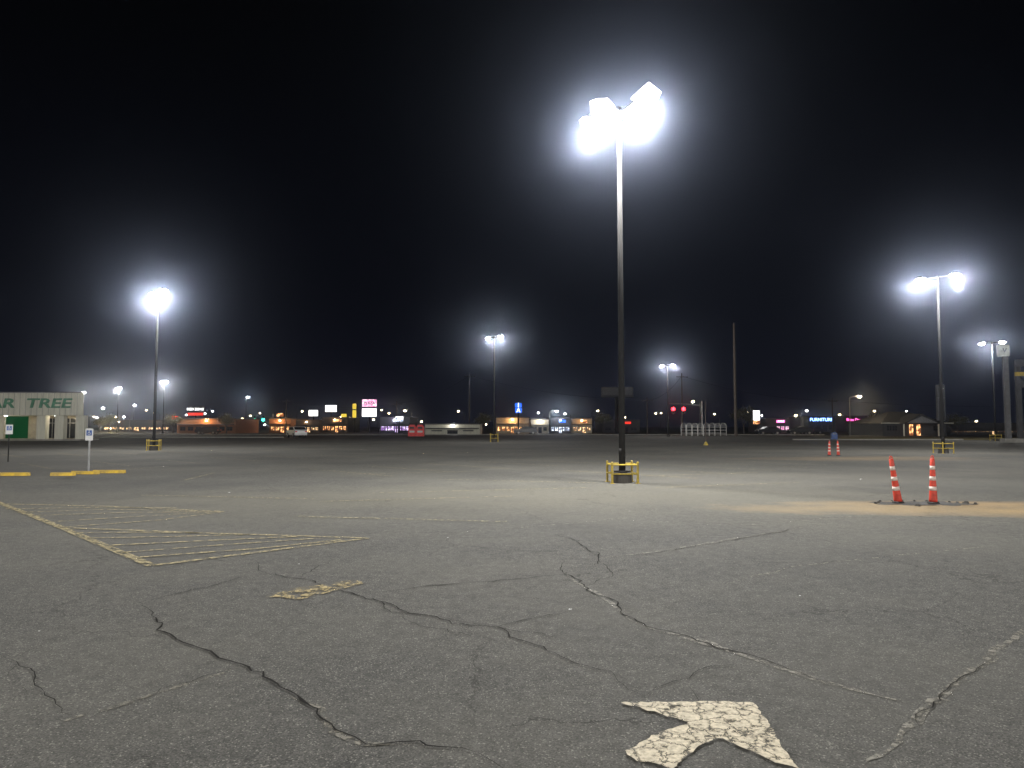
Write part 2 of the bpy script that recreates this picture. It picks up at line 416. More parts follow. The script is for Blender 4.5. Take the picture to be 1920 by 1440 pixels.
for (x,y,p,h,c,n) in [(-73,149,2600,11,(1,.93,.8),2),(-97,175,2600,11,(1,.93,.8),2),(-119,197,2600,11,(1,.9,.75),2),(-86,230,1000,11,(.9,1,.97),1),(-144,250,900,8,(.9,1,.97),1),(-133,250,900,9,(1,.95,.85),1),(-119,250,500,5,(1,.95,.85),1)]:
    lamp(x,y,p,'distant lamp pole with a small bright head',0.3,h,n,c,ls=1.35)
# the lot's other lamps, same grid, outside the view
lamp(-20,-2,8800,'tall lamp pole with two lit heads behind the viewpoint',0.2)
lamp(31,-7,12500,'tall lamp pole with two lit heads behind the viewpoint',0.2)
lamp(6,-24,7000,'tall lamp pole with two lit heads behind the viewpoint',0.2)
lamp(-50,30,5500,'tall lamp pole with two lit heads before the store',0.2)

# guards
def guard(x,y,label,s=1.0,rz=0.0):
    r=thing('pole_guard',label,'guard rail',(x,y,0),rz,'yellow guards around the lamp poles')
    h=0.62*s; w=0.38
    for i,(a,b) in enumerate(((-w,-w),(w,-w),(w,w),(-w,w))):
        part(MB().cyl((a,b,0),(a,b,h),0.035,0.035,10).cyl((a,b,h),(a,b,h+0.02),0.038,0.015,10).box((a,b,0.006),(0.13,0.13,0.012)),'post',M_guard,r)
    for z in (h*0.45,h*0.88):
        mb=MB()
        for k in range(4):
            c=((-w,-w),(w,-w),(w,w),(-w,w)); p=c[k]; q=c[(k+1)%4]
            mb.cyl((*p,z),(*q,z),0.022,0.022,8)
        part(mb,'rail',M_guard,r)
guard(3.30,21.4,'scuffed yellow tube guard around the near lamp pole',1.0,0.06)
guard(-24.6,49,'yellow tube guard around a lamp pole',1.2,0.3)
guard(26.6,44,'yellow tube guard around a lamp pole',1.1,0.2)
guard(-1.85,74,'yellow tube guard around a lamp pole',1.4,0.1)
guard(53.6,79,'yellow tube guard around a lamp pole',1.2,0.1)

# ---- channelizer cones
def cone(x,y,label,tx=0.0,ty=0.0,s=1.0):
    r=thing('traffic_cone',label,'traffic cone',(x,y,0),random.random(),'orange and white delineator cones')
    part(MB().lathe((0,0,0),[(0.12,0),(0.125,0.02),(0.11,0.03),(0.09,0.04)],8),'base',M_rubber,r)
    H=0.93*s
    rr=lambda z:0.046+0.040*max(0,1-z/(H*0.95))**1.2
    prof=[(rr(z),z) for z in (0.0,H*0.06,H*0.12,H*0.25,H*0.5,H*0.75,H)]+[(0.025,H+0.02)]
    b=link('body',MB().lathe((0,0,0),prof,18).mesh('body',M_orange,True),r,(0,0,0.035),(tx,ty,-r.rotation_euler.z))
    for z0,hh in ((0.25,0.085),(0.47,0.085),(0.70,0.085)):
        a=z0*s; c=a+hh*s
        part(MB().lathe((0,0,0),[(rr(a)+0.003,a),(rr(c)+0.003,c)],18),'reflective_band',M_band,b,smooth=True)
    pts=[(0.026*math.cos(t),0,H+0.03+0.045*math.sin(t)) for t in [math.pi*i/8 for i in range(9)]]
    part(MB().tube([(0.026,0,H)]+pts+[(-0.026,0,H)],0.010,6),'handle',M_orange,b)
c1=ground(1684,943); c2=ground(1750,944)
cone(*c1,'leaning orange cone with white bands on dark patch',0.05,-0.16)
cone(*c2,'upright orange cone with white bands on dark patch',0.0,0.01)
c3=ground(1555,854); c4=ground(1572,854)
cone(*c3,'distant orange and white cone on the asphalt',0,0.03,0.8); cone(*c4,'distant orange and white cone on the asphalt',0,-0.03,0.8)
pts=[]
rr_=random.Random(4)
cx_,cy_=(c1[0]+c2[0])/2+0.12,(c1[1]+c2[1])/2-0.05
for i in range(40):
    t=2*math.pi*i/40; q=0.8+0.5*rr_.random(); pts.append((cx_+0.98*q*math.cos(t),cy_+0.42*q*math.sin(t)))
sheet('asphalt_patch',pts,M_patch,0.004)
# broken asphalt crumbs round the patch
for i in range(14):
    t=rr_.random()*6.28; q=0.9+0.35*rr_.random(); s=0.02+0.03*rr_.random()
    m_=MB(); m_.box((0,0,s*0.4),(s*2,s*1.5,s*0.9),taper=0.6,rz=rr_.random()*3,rx=0.2*rr_.random())
    thing('asphalt_chunk','small broken lump of asphalt by the cones','rubble',(cx_+1.0*q*math.cos(t),cy_+0.45*q*math.sin(t),0.004),0,'broken asphalt lumps near the cones',m_.mesh('asphalt_chunk',M_footing))

# ---- wheel stops
def wheel_stop(x,y,L,rz,label):
    prof=[(-0.08,0),(0.08,0),(0.055,0.11),(-0.055,0.11)]
    thing('wheel_stop',label,'parking block',(x,y,0),rz,'yellow parking blocks',MB().prism(prof,-L/2,L/2,'x').mesh('wheel_stop',M_stop))
for a,b,l,rz in ((10,892,1.6,0.02),(118,892,0.75,0.12),(160,889,0.95,-0.05),(205,887,1.1,0.03),(-60,893,1.7,0)):
    x,y=ground(a,b); wheel_stop(x,y,l,rz,'chipped yellow concrete parking block on the asphalt')
# ---- accessible signs
def accsign(x,y,h,label,rz=0,dark=False):
    r=thing('parking_sign',label,'sign',(x,y,0),rz,'accessible parking signs')
    part(MB().box((0,0,h/2),(0.05,0.04,h)),'post',M_pole if dark else M_steel,r)
    p=part(MB().box((0,-0.032,h-0.23),(0.28,0.012,0.44)),'sign_panel',M_signwhite,r)
    q=part(MB().box((0,-0.042,h-0.17),(0.2,0.006,0.2)),'blue_field',M_blue,p)
    sy=MB()
    sy.box((0.0,-0.048,h-0.095),(0.03,0.004,0.03)); sy.box((0.0,-0.048,h-0.14),(0.018,0.004,0.06))
    sy.box((0.02,-0.048,h-0.17),(0.05,0.004,0.016)); sy.box((0.045,-0.048,h-0.20),(0.014,0.004,0.05))
    for i in range(12):
        t=math.radians(100+i*22); sy.box((0.0+0.045*math.cos(t),-0.048,h-0.195+0.045*math.sin(t)),(0.015,0.004,0.014),ry=-t)
    part(sy,'wheelchair_symbol',M_signwhite,q)
x,y=ground(166,884); accsign(x,y,1.60,'blue and white accessible parking sign on a thin post')
x,y=ground(15,866); accsign(x,y,1.75,'accessible parking sign on a dark post',0.5,True)

# ---- text
def text(body,size,mat,name,parent,loc,rot=(math.pi/2,0,0),bold=0.0,shear=0,align='CENTER',sx=1.0,ext=0.02):
    cu=bpy.data.curves.new('t','FONT'); cu.body=body; cu.size=size; cu.offset=bold; cu.shear=shear; cu.extrude=ext
    cu.align_x=align; cu.align_y='CENTER'
    o=bpy.data.objects.new('t',cu); COL.objects.link(o)
    bpy.context.view_layer.update()
    me=bpy.data.meshes.new_from_object(o.evaluated_get(bpy.context.evaluated_depsgraph_get()))
    bpy.data.objects.remove(o)
    me.materials.clear(); me.materials.append(mat)
    q=link(name,me,parent,loc,rot); q.scale=(sx,1,1)
    return q
# ---- discount store
d=81; xr=at(156,800,d).x; WW=34; D=22
st=thing('discount_store','beige discount store with fascia letters and pillared canopy','store',(xr-WW/2,d,0))
zt=at(0,737,d).z; zb=at(0,779,d).z
part(MB().prism([(-WW/2,3.4),(WW/2-2.2,3.4),(WW/2-2.2-D*0.66,3.4+D),(-WW/2,3.4+D)],0,zt-0.3,'z'),'wall',M_beige,st)
part(MB().prism([(-WW/2,-0.2),(WW/2,-0.2),(WW/2-2.0,3.3),(-WW/2,3.3)],zb,zt,'z'),'canopy_fascia',M_cream,st)
part(MB().box((0,-0.2,zt+0.06),(WW+0.1,0.25,0.12)),'roof_trim',M_grey,st)
part(MB().box((0,1.0,0.08),(WW+0.4,3.6,0.16)),'kerbed_walkway',M_conc,st)
mb=MB()
for i in range(int(WW/0.65)): mb.box((WW/2-0.65*(i+1),-0.21,(zt+zb)/2),(0.025,0.03,zt-zb-0.02))
part(mb,'panel_joint',M_grey,st)
for i,px in enumerate((149,110,76,-10,-90,-170)):
    xx=at(px,800,d).x-(xr-WW/2)
    part(MB().box((xx,0.4,zb/2+0.08),(1.0,0.7,zb-0.16)),'pillar',M_cream,st)
txt_r=at(135,757,d)
text('DOLLAR  TREE',1.5,M_green,'lettering',st,(txt_r.x-st.location.x,-0.26,txt_r.z),bold=0.03,shear=0.15,align='RIGHT',sx=1.55,ext=0.04)
xx=at(28,800,d+3).x-st.location.x
part(MB().box((xx,3.35,1.5),(2.6,0.08,2.6)),'green_window_poster',E_green,st)
for px in (95,128,-60,-120):
    xx=at(px,800,d+3).x-st.location.x
    w=part(MB().box((xx,3.36,1.4),(1.5,0.06,2.3)),'window',E_cool if px<0 else M_glass,st)
    part(MB().box((xx,3.31,1.4),(0.07,0.05,2.3)).box((xx,3.31,2.0),(1.5,0.05,0.07)),'frame',M_steel,w)
part(MB().box((7,1.5,zb-0.03),(0.3,0.3,0.05)).box((13,1.5,zb-0.03),(0.3,0.3,0.05)),'canopy_light',M_lens,st)
for xx in (7,13):
    ld=bpy.data.lights.new('canopy_bulb','POINT'); ld.energy=60; ld.shadow_soft_size=0.1; ld.color=(1,.85,.6)
    link('canopy_bulb',ld,st,(xx,1.5,zb-0.25))

# ---- distant shops
def shop(name,label,a0,a1,ytop,d,wall,win,nwin=4,sign=None,signtxt=None,spill=None,dep=14,winh=0.45,signc=None):
    x0=at(a0,800,d).x; x1=at(a1,800,d).x; h=at(0,ytop,d).z; w=x1-x0
    r=thing(name,label,'building',((x0+x1)/2,d,0),0,'low commercial buildings across the street')
    part(MB().box((0,dep/2,h/2),(w,dep,h)),'wall',wall,r)
    part(MB().box((0,dep/2,h+0.12),(w+0.3,dep+0.3,0.24)),'parapet',M_dark,r)
    part(MB().box((0,-0.6,h*0.62),(w*0.96,1.19,0.14)),'awning',M_dark,r)
    pw=w/(nwin+0.5)
    for i in range(nwin):
        cx=-w/2+pw*(i+0.75)
        isdoor=(i==nwin//2)
        hh=h*winh; z0=0.1 if isdoor else 0.6
        g_=part(MB().box((cx,-0.03,(z0+hh)/2),(pw*0.66,0.06,hh-z0)),'door' if isdoor else 'window',win,r)
        part(MB().box((cx,-0.08,(z0+hh)/2),(0.09,0.04,hh-z0)).box((cx,-0.08,z0+(hh-z0)*0.68),(pw*0.66,0.04,0.09)).box((cx,-0.08,hh),(pw*0.68,0.05,0.12)),'frame',M_dark,g_)
    if sign:
        sg=part(MB().box((w*0.1,-0.12,h*0.83),(w*0.32,0.2,h*0.18)),'shop_sign',sign,r)
        if signtxt: text(signtxt,h*0.18,signc or M_black,'lettering',sg,(w*0.1,-0.25,h*0.83),bold=0.01)
    if spill:
        nb=max(1,int(w/9))
        for i in range(nb):
            ld=bpy.data.lights.new('shopfront_bulb','POINT'); ld.energy=spill[1]*0.10/nb*2; ld.color=spill[0]; ld.shadow_soft_size=0.15
            xx=-w/2+w*(i+0.5)/nb
            part(MB().box((xx,-0.12,h*0.9),(0.35,0.2,0.2)),'wall_light',E_sodium if spill[0][2]<0.5 else M_lens,r)
            link('shopfront_bulb',ld,r,(xx,-1.0,h*0.9))
    return r
OR=(1,.5,.18); WH=(1,.95,.85)
shop('strip_mall','low dim building behind far parking lamps',190,322,789,215,M_dark,E_warm,9,None,winh=0.4,spill=(OR,500))
shop('brick_building','low brown brick building under orange light',332,442,786,155,M_brick,M_glass,7,None,spill=(OR,1700))
shop('restaurant','orange-lit low restaurant with bright windows',505,545,786,172,M_brick,E_orange,4,None,spill=(OR,1400))
shop('restaurant','dark low restaurant with bright warm windows',550,600,789,176,M_dark,E_warm,6,None,spill=(OR,500))
shop('shop','grey shop with glowing orange sign',603,652,784,178,M_dark,E_orange,6,E_orange,None,spill=(OR,500))
shop('convenience_store','brightly lit store with violet-white windows',712,768,784,168,M_dark,E_violet,8,E_cool,spill=((.8,.7,1),900))
shop('warehouse','long plain cream building',797,900,796,138,M_cream,M_glass,3,None,spill=(WH,400),winh=0.4)
shop('restaurant','orange-lit restaurant under blue pole sign',930,992,784,154,M_beige,E_orange,7,None,spill=(OR,1400))
shop('office_building','pale low building with white wall light',996,1029,787,152,M_beige,M_glass,3,None,spill=(WH,1400))
shop('shop','storefront with blue and white windows',1031,1070,785,154,M_dark,E_cool,5,E_bluesign,None,spill=(WH,400))
shop('shop','tan storefront with warm windows',1072,1110,786,158,M_beige,E_warm,4,E_orange,spill=(OR,500))
shop('shop','dark store with small red sign',1128,1200,789,172,M_dark,M_glass,4,E_redsign)
shop('shop','shop front glowing pink neon',1436,1482,786,190,M_dark,E_pinkwhite,5,E_pink,signtxt='NAILS',signc=E_white)
shop('shop','dark shop with blue neon lettering',1516,1566,782,196,M_dark,M_glass,4)
shop('shop','dark shop with pink neon lettering',1585,1626,781,196,M_dark,M_glass,3)
shop('shop','dark low building with a few warm windows',1782,1935,795,128,M_dark,E_warm,14,None,winh=0.35)
def neon(txt,a,b,d,size,mat,label,w):
    p=at(a,b,d); r=thing('neon_sign',label,'sign',(p.x,d,p.z))
    part(MB().box((0,0.1,0),(w,0.12,size*1.3)),'sign_panel',M_black,r); text(txt,size,mat,'lettering',r,(0,-0.02,0),bold=0.015)
neon('FURNITURE',1540,787,195.2,1.2,E_neonblue,'blue and white neon word on dark shop fascia',5.8)
neon('Bijou Dance',1604,787,195.2,1.0,E_pink,'pink neon script on dark shop fascia',5)
# gabled restaurant
d=117; x0=at(1655,800,d).x; x1=at(1775,800,d).x; w=x1-x0
r=thing('restaurant','dark single-storey restaurant with hipped gable roof','building',((x0+x1)/2,d,0))
he=at(0,794,d).z; hp=at(0,771,d).z
part(MB().box((0,6,he/2),(w,12,he)),'wall',M_dark,r)
part(MB().add([(-w/2-.6,-.8,he),(w/2+.6,-.8,he),(w/2+.6,12.6,he),(-w/2-.6,12.6,he),(-w*0.15,5,hp),(w*0.15,5,hp)],[(0,1,5,4),(1,2,5),(2,3,4,5),(3,0,4),(0,3,2,1)]),'roof',M_roof,r)
part(MB().box((0,-0.82,he+0.05),(w+1.3,0.1,0.14)),'fascia_board',M_cream,r)
pg=part(MB().prism([(-3.2,he-0.1),(3.2,he-0.1),(0,hp-0.45)],-2.2,2.0),'porch_gable',M_roof,r)
part(MB().prism([(-2.5,he+0.1),(2.5,he+0.1),(0,hp-0.85)],-2.26,-2.21),'gable_front',M_grey,pg)
for sx in (-2.8,2.8): part(MB().cyl((sx,-1.9,0),(sx,-1.9,he-.1),0.12,0.12,10),'porch_post',M_cream,r)
for sx in (-0.6,0.6):
    g_=part(MB().box((sx,-0.04,1.0),(0.6,0.06,1.8)),'door',E_orange,r); part(MB().box((sx,-0.09,1.1),(0.06,0.04,1.8)),'frame',M_dark,g_)
for sx in (-4.2,-3.3,3.4,4.2):
    g_=part(MB().box((sx,-0.04,1.3),(0.7,0.06,0.8)),'window',M_glass,r)
    part(MB().box((sx,-0.09,1.3),(0.06,0.04,0.8)).box((sx,-0.09,1.3),(0.7,0.04,0.06)),'frame',M_dark,g_)
ld=bpy.data.lights.new('porch_bulb','POINT'); ld.energy=25; ld.color=OR; ld.shadow_soft_size=0.1; link('porch_bulb',ld,r,(0,-1.2,1.9))

# ---- pole signs
def pole_sign(label,a0,a1,panels,d,post=0.18,cat='sign'):
    x0=at(a0,790,d).x; x1=at(a1,790,d).x; w=x1-x0
    r=thing('pole_sign',label,cat,((x0+x1)/2,d,0),0,'lit pole signs along the street')
    top=max(at(0,p[0],d).z for p in panels)
    part(MB().cyl((0,0.1,0),(0,0.1,top-0.2),post,post*0.8,10),'post',M_pole,r)
    for p in panels:
        z1=at(0,p[0],d).z; z0=at(0,p[1],d).z; ww=w*(p[4] if len(p)>4 else 1)
        part(MB().box((0,0.1,(z0+z1)/2),(ww+0.16,0.5,z1-z0+0.1)),'sign_cabinet',M_dark,r)
        q=part(MB().box((0,-0.18,(z0+z1)/2),(ww,0.05,z1-z0)),'sign_face',p[2],r)
        if p[3]:
            t=p[3]; text(t[0],t[1],t[2],'lettering',q,(0,-0.24,(z0+z1)/2),bold=0.01)
pole_sign('tall pole sign with white dotted words over red strip',352,381,[(762,773,M_black,('MED ZONE',0.8,E_white)),(774,779,E_redsign,None)],170)
pole_sign('small white lit pole sign',579,596,[(769,780,E_white,None)],180)
pole_sign('white lit rectangular pole sign',610,631,[(760,772,E_white,('DEALS',0.7,M_grey))],185)
pole_sign('narrow yellow lit pole sign',661,668,[(757,767,E_yellow,None),(769,783,E_yellow,None)],175)
pole_sign('large two-panel pink and white pole sign',679,706,[(749,763,E_pinkwhite,('PLAZA',0.9,M_black)),(766,781,E_white,('SALE',1.3,E_violet))],172)
pole_sign('blue pole sign with white emblem',966,978,[(756,764,E_bluesign,('I',1.3,E_white)),(765,774,E_bluesign,('A',1.2,E_white))],150)
pole_sign('tall white lit sign with orange foot',1412,1424,[(770,788,E_white,('S',1.2,M_grey)),(789,795,E_orange,None)],140)
pole_sign('small lit panel sign with blue word',742,756,[(781,790,E_cool,None)],160)
pole_sign('small orange lit sign on post',519,532,[(775,781,E_orange,None)],180)
pole_sign('small red and white lit sign',323,334,[(780,786,E_redsign,None)],175)
pole_sign('small yellow lit sign near shops',640,650,[(776,782,E_yellow,None)],178)
pole_sign('dark totem sign with pale lettering',1760,1771,[(722,745,M_black,('7',1.0,M_signwhite)),(747,788,M_black,None)],90)
# pylon sign
d=72
r=thing('pylon_sign','grey twin-post pylon sign with lit white top box','sign',(at(1897,800,d).x,d,0),-0.15)
for sx,hh in ((-0.35,9.2),(0.75,8.4)): part(MB().box((sx,0,hh/2),(0.42,0.42,hh)),'post',M_dark if sx>0 else M_mid,r)
q=part(MB().box((-0.55,-0.05,9.3),(0.95,0.6,1.15)),'sign_face',E_dimwhite,r); text('V',0.6,M_grey,'lettering',q,(-0.55,-0.37,9.3),bold=0.01)
part(MB().box((0.9,-0.3,8.0),(1.1,0.2,0.7)),'sign_panel',M_dark,r)
part(MB().box((0.9,-0.3,6.9),(1.1,0.2,0.4)),'yellow_sign_panel',M_guard,r)
part(MB().box((0.9,-0.3,5.9),(1.1,0.2,0.8)),'sign_panel',M_dark,r)
part(MB().box((0.2,0,0.2),(2.2,1.0,0.4)),'footing',M_conc,r)
# billboard
d=160; p=at(1157,735,d)
r=thing('billboard','unlit dark billboard on a steel column','billboard',(p.x,d,0))
part(MB().cyl((0,0.8,0),(0,0.8,p.z),0.45,0.4,14),'column',M_pole,r)
part(MB().box((0,0,p.z),(7.2,0.3,2.3)),'panel',M_dark,r)
part(MB().box((0,-0.17,p.z+0.1),(6.6,0.03,1.7)),'poster',M_mid,r)
part(MB().box((0,-0.6,p.z-1.3),(7.2,1.0,0.08)).box((0,-1.0,p.z-0.9),(7.2,0.04,0.04)),'catwalk',M_pole,r)
# ---- utility poles
def upole(a,ytop,d,label,r0=0.16,arm=True):
    p=at(a,ytop,d); h=p.z
    r=thing('utility_pole',label,'utility pole',(p.x,d,0),0.3,'wooden utility poles along the street')
    part(MB().cyl((0,0,0),(0,0,h),r0,r0*0.65,10),'pole',M_wood,r)
    if arm:
        ca=part(MB().box((0,-0.15,h-0.7),(2.4,0.1,0.12)),'crossarm',M_wood,r)
        for x_ in (-1.1,-0.4,0.4,1.1): part(MB().lathe((x_,-0.15,h-0.64),[(0.03,0),(0.06,0.08),(0.03,0.18)],8),'insulator',M_grey,ca)
    return (p.x,d,h-0.5)
P1=upole(1376,606,112,'very tall bare wooden utility mast',0.25,False)
a_=upole(1213,745,142,'wooden utility pole with crossarm')
b_=upole(1560,746,150,'wooden utility pole with crossarm')
c_=upole(1278,700,135,'tall thin wooden utility pole with crossarm')
d_=upole(880,700,150,'thin utility pole barely lit')
e_=upole(537,748,170,'wooden utility pole with crossarm')
f_=upole(744,752,160,'wooden utility pole with crossarm')
g2=upole(1322,752,62,'thin post rising from a yellow footing',0.04,False)
def wire(p,q,sag=1.2):
    mb=MB(); pts=[]
    for i in range(13):
        t=i/12; v=Vector(p).lerp(Vector(q),t); v.z-=4*sag*t*(1-t); pts.append(v)
    mb.tube(pts,0.025,4)
    w_=part(mb,'power_line',M_black); w_["label"]='thin sagging black overhead wire between utility poles'; w_["category"]='power line'; w_["group"]='overhead wires along the street'
for p,q in ((a_,c_),(c_,b_),(d_,a_),(f_,d_),(e_,f_),(b_,(130,150,a_[2]))): wire(p,q)
x,y=g2[0],g2[1]
thing('post_footing','yellow tapered footing of a thin post','footing',(x,y,0),0.4,None,MB().box((0,0,0.15),(0.30,0.30,0.30),taper=0.35).mesh('post_footing',M_guard))
# ---- cobra street lights
def cobra(a,ytop,d,side,label,power=700,em=E_sodium,col=(1,.8,.5),light=True):
    p=at(a,ytop,d)
    r=thing('street_light',label,'street lamp',(p.x-side*1.6,d,0),0,'roadside lights with curved arms')
    h=p.z
    part(MB().cyl((0,0,0),(0,0,h-0.6),0.11,0.08,10),'pole',M_mid,r)
    part(MB().tube([(0,0,h-0.6),(side*0.3,0,h-0.2),(side*0.9,0,h),(side*1.4,0,h+0.04)],0.04,8),'arm',M_mid,r)
    hd=part(MB().box((side*1.65,0,h+0.06),(0.65,0.3,0.14),taper=0.7),'lamp_head',M_head,r)
    part(MB().lathe((side*1.7,0,h),[(0.26,0),(0.3,-0.1),(0.25,-0.25),(0.1,-0.36)],12),'lens',em,hd)
    if light:
        ld=bpy.data.lights.new('lamp_bulb','POINT'); ld.energy=power; ld.color=col; ld.shadow_soft_size=0.18
        link('lamp_bulb',ld,hd,(side*1.7,0,h-0.56))
cobra(1610,742,120,1,'roadside light on curved arm with warm glow')
cobra(1300,752,170,-1,'distant roadside light on curved arm',300)
cobra(760,769,175,-1,'distant roadside light on curved arm',300)
cobra(1043,770,165,1,'roadside light on short arm with white glow',2200,M_lens,(1,1,1))
cobra(1493,778,180,-1,'distant roadside light with orange glow',300)
rl=random.Random(11)
for i,a in enumerate((176,183,218,233,262,275,290,350,385,398,408,430,455,470,487,497,548,566,590,640,655,700,715,730,752,790,860,905,912,1010,1060,1095,1120,1145,1172,1230,1240,1340,1402,1428,1460,1512,1575,1640,1700,1830)):
    cobra(a,rl.uniform(768,796),rl.uniform(195,300),rl.choice((-1,1)),'far small street light across town',0,rl.choice((E_sodium,E_sodium,M_lens)),light=False)
# ---- traffic signals
def signal(label,amast,ym,heads,ys,d,em,lensname):
    p=at(amast,ym,d)
    r=thing('traffic_signal',label,'traffic light',(p.x,d,0),0,'traffic signals on mast arms')
    part(MB().cyl((0,0,0),(0,0,p.z),0.16,0.12,12),'pole',M_steel,r)
    xa=at(min(heads)-4,ym,d).x-p.x
    part(MB().tube([(0,0,p.z-0.9),(xa*0.5,0,p.z-0.55),(xa-0.3,0,p.z-0.45)],0.07,8),'mast_arm',M_steel,r)
    for px in heads:
        xs=at(px,ys,d).x-p.x; zc=at(0,ys,d).z
        off=-0.35 if lensname=='red_lens' else 0.35
        s_=part(MB().box((xs,-0.1,zc+off),(0.42,0.3,1.15)),'signal_head',M_black,r)
        part(MB().cyl((xs,-0.25,zc),(xs,-0.34,zc),0.34,0.30,16),lensname,em,s_)
        for k in (1,2):
            zz=zc-0.36*k if off<0 else zc+0.36*k
            part(MB().cyl((xs,-0.25,zz),(xs,-0.30,zz),0.14,0.13,14),'dark_lens',M_glass,s_)
signal('traffic signal mast arm with red lights showing',1316,752,(1262,1281),767,133,E_red,'red_lens')
signal('distant traffic signal with green lights showing',512,776,(478,494),787,180,E_greensig,'green_lens')
# ---- cart corral
d=118; x0=at(1285,800,d).x; x1=at(1363,800,d).x; w=x1-x0; h=1.8
r=thing('cart_corral','white tubular shopping cart corral frame','cart corral',((x0+x1)/2,d,0),0.1)
for yy in (0,2.4):
    mb=MB()
    for z in (0.45,0.95,1.45,h): mb.cyl((-w/2,yy,z),(w/2,yy,z),0.04,0.04,8)
    part(mb,'rail',M_signwhite,r)
    for i in range(8):
        xx=-w/2+w*i/7; part(MB().cyl((xx,yy,0),(xx,yy,h),0.045,0.045,8),'post',M_signwhite,r)
mb=MB()
for i in range(0,8,1): xx=-w/2+w*i/7; mb.tube([(xx,0,h),(xx,0.6,h+0.3),(xx,1.8,h+0.3),(xx,2.4,h)],0.035,6)
part(mb,'roof_hoop',M_signwhite,r)
# ---- donation bins
for a in (773,788):
    x,y=ground(a,818)
    r=thing('donation_bin','red metal donation bin with sloped chute top','bin',(x,y,0),0.05,'red donation bins side by side')
    part(MB().prism([(-0.62,0),(0.62,0),(0.62,1.45),(0.35,1.85),(-0.35,1.85),(-0.62,1.45)],-0.6,0.6),'body',M_red,r)
    part(MB().box((0,-0.63,1.35),(0.7,0.06,0.3)),'chute',M_black,r)
    part(MB().box((0,-0.62,0.75),(0.8,0.03,0.3)),'label_panel',M_signwhite,r)
# ---- blue mailbox
x,y=ground(1564,825.5)
r=thing('mailbox','blue collection mailbox with rounded top on legs','mailbox',(x,y,0),-0.2)
prof=[(-0.3,0.15),(0.3,0.15),(0.3,0.7)]+[(0.3*math.cos(t),0.7+0.24*math.sin(t)) for t in [math.pi*i/10 for i in range(1,10)]]+[(-0.3,0.7)]
part(MB().prism(prof,-0.35,0.35),'body',M_blue,r)
for sx in (-.25,.25):
    for sy in (-.3,.3): part(MB().box((sx,sy,0.075),(0.06,0.06,0.15)),'leg',M_blue,r)
part(MB().box((0,-0.36,0.75),(0.42,0.03,0.10)),'chute_door',M_grey,r)
# ---- cars
def car(x,y,rz,mat,label,lit=False):
    r=thing('parked_car',label,'car',(x,y,0),rz,'cars parked across the lot')
    prof=[(-2.2,0.35),(-2.25,0.75),(-2.1,1.0),(-1.1,1.08),(-0.45,1.52),(1.2,1.55),(1.85,1.08),(2.2,1.0),(2.25,0.6),(2.15,0.33)]
    part(MB().prism(prof,-0.88,0.88),'body',mat,r)
    part(MB().prism([(-0.98,1.09),(-0.42,1.47),(0.35,1.49),(0.35,1.09)],-0.9,0.9).prism([(0.42,1.09),(0.42,1.49),(1.15,1.49),(1.65,1.09)],-0.9,0.9),'side_window',M_glass,r)
    part(MB().add([(1.3,-0.75,1.49),(1.3,0.75,1.49),(1.84,0.8,1.12),(1.84,-0.8,1.12)],[(0,1,2,3)]),'rear_window',M_glass,r,(0.03,0,0.02))
    part(MB().add([(-1.1,-0.8,1.12),(-1.1,0.8,1.12),(-0.52,0.72,1.5),(-0.52,-0.72,1.5)],[(0,1,2,3)]),'windscreen',M_glass,r,(-0.03,0,0.02))
    for sx in (-1.4,1.4):
        for sy in (-0.82,0.82):
            wh=part(MB().cyl((sx,sy-0.11,0.33),(sx,sy+0.11,0.33),0.33,0.33,18),'wheel',M_rubber,r)
            part(MB().cyl((sx,sy-0.125,0.33),(sx,sy+0.125,0.33),0.2,0.2,12),'rim',M_steel,wh)
    for sy in (-0.7,0.7):
        part(MB().box((2.24,sy,0.85),(0.08,0.28,0.16)),'tail_light',M_red,r)
        part(MB().box((-2.22,sy,0.78),(0.08,0.3,0.14)),'headlight',M_signwhite,r)
x,y=ground(556,820); car(x,y,-1.0,M_carwhite,'white hatchback parked alone on the lot')
for a,d,rz in ((1440,134,0.1),(1500,136,0.0),(985,137,0.1),(1520,140,0.2),(390,140,0)):
    car(at(a,800,d).x,d,rz,M_cardark,'dark car parked along the far street')
# ---- trees
def tree_mesh(seed):
    rnd=random.Random(seed); tr=MB(); cw=MB()
    tr.cyl((0,0,0),(0.05,0,1.6),0.16,0.11,8)
    tips=[]
    for i in range(7):
        t=i*0.9+rnd.random(); e=Vector((math.cos(t)*1.3,math.sin(t)*1.3,2.6+rnd.random()*1.4)); tr.cyl((0.05,0,1.4+0.1*(i%3)),e,0.06,0.02,6); tips.append(e)
    for e in tips+[Vector((0,0,4)),Vector((0,0,3))]:
        for k in range(130):
            v=Vector((rnd.gauss(0,.5),rnd.gauss(0,.5),rnd.gauss(0,.4)))+e
            a=Vector((rnd.uniform(-1,1),rnd.uniform(-1,1),rnd.uniform(-1,1))).normalized()*0.13; b=a.orthogonal().normalized()*0.1
            cw.add([v-a,v+b,v+a,v-b],[(0,1,2,3)])
    return tr.mesh('trunk',M_wood),cw.mesh('crown',surf('foliage',(0.09,0.085,0.03),0.8,var=0.6,scale=2))
TT,TC=tree_mesh(3)
for a,d,s in ((205,180,1.0),(187,176,0.8),(325,150,0.9),(425,152,0.9),(1130,165,1.0),(1640,125,0.8),(1795,122,0.8),(905,142,0.9),(1395,150,1.2)):
    r=thing('tree','small leafy street tree lit faintly by lamps','tree',(at(a,800,d).x,d,0),a*0.7,'small trees along the street'); r.scale=(s,s,s)
    link('trunk',TT,r); link('crown',TC,r)
r=thing('bollard_light','short bollard light with warm lamp near trees','light',(at(212,800,176).x,175,0))
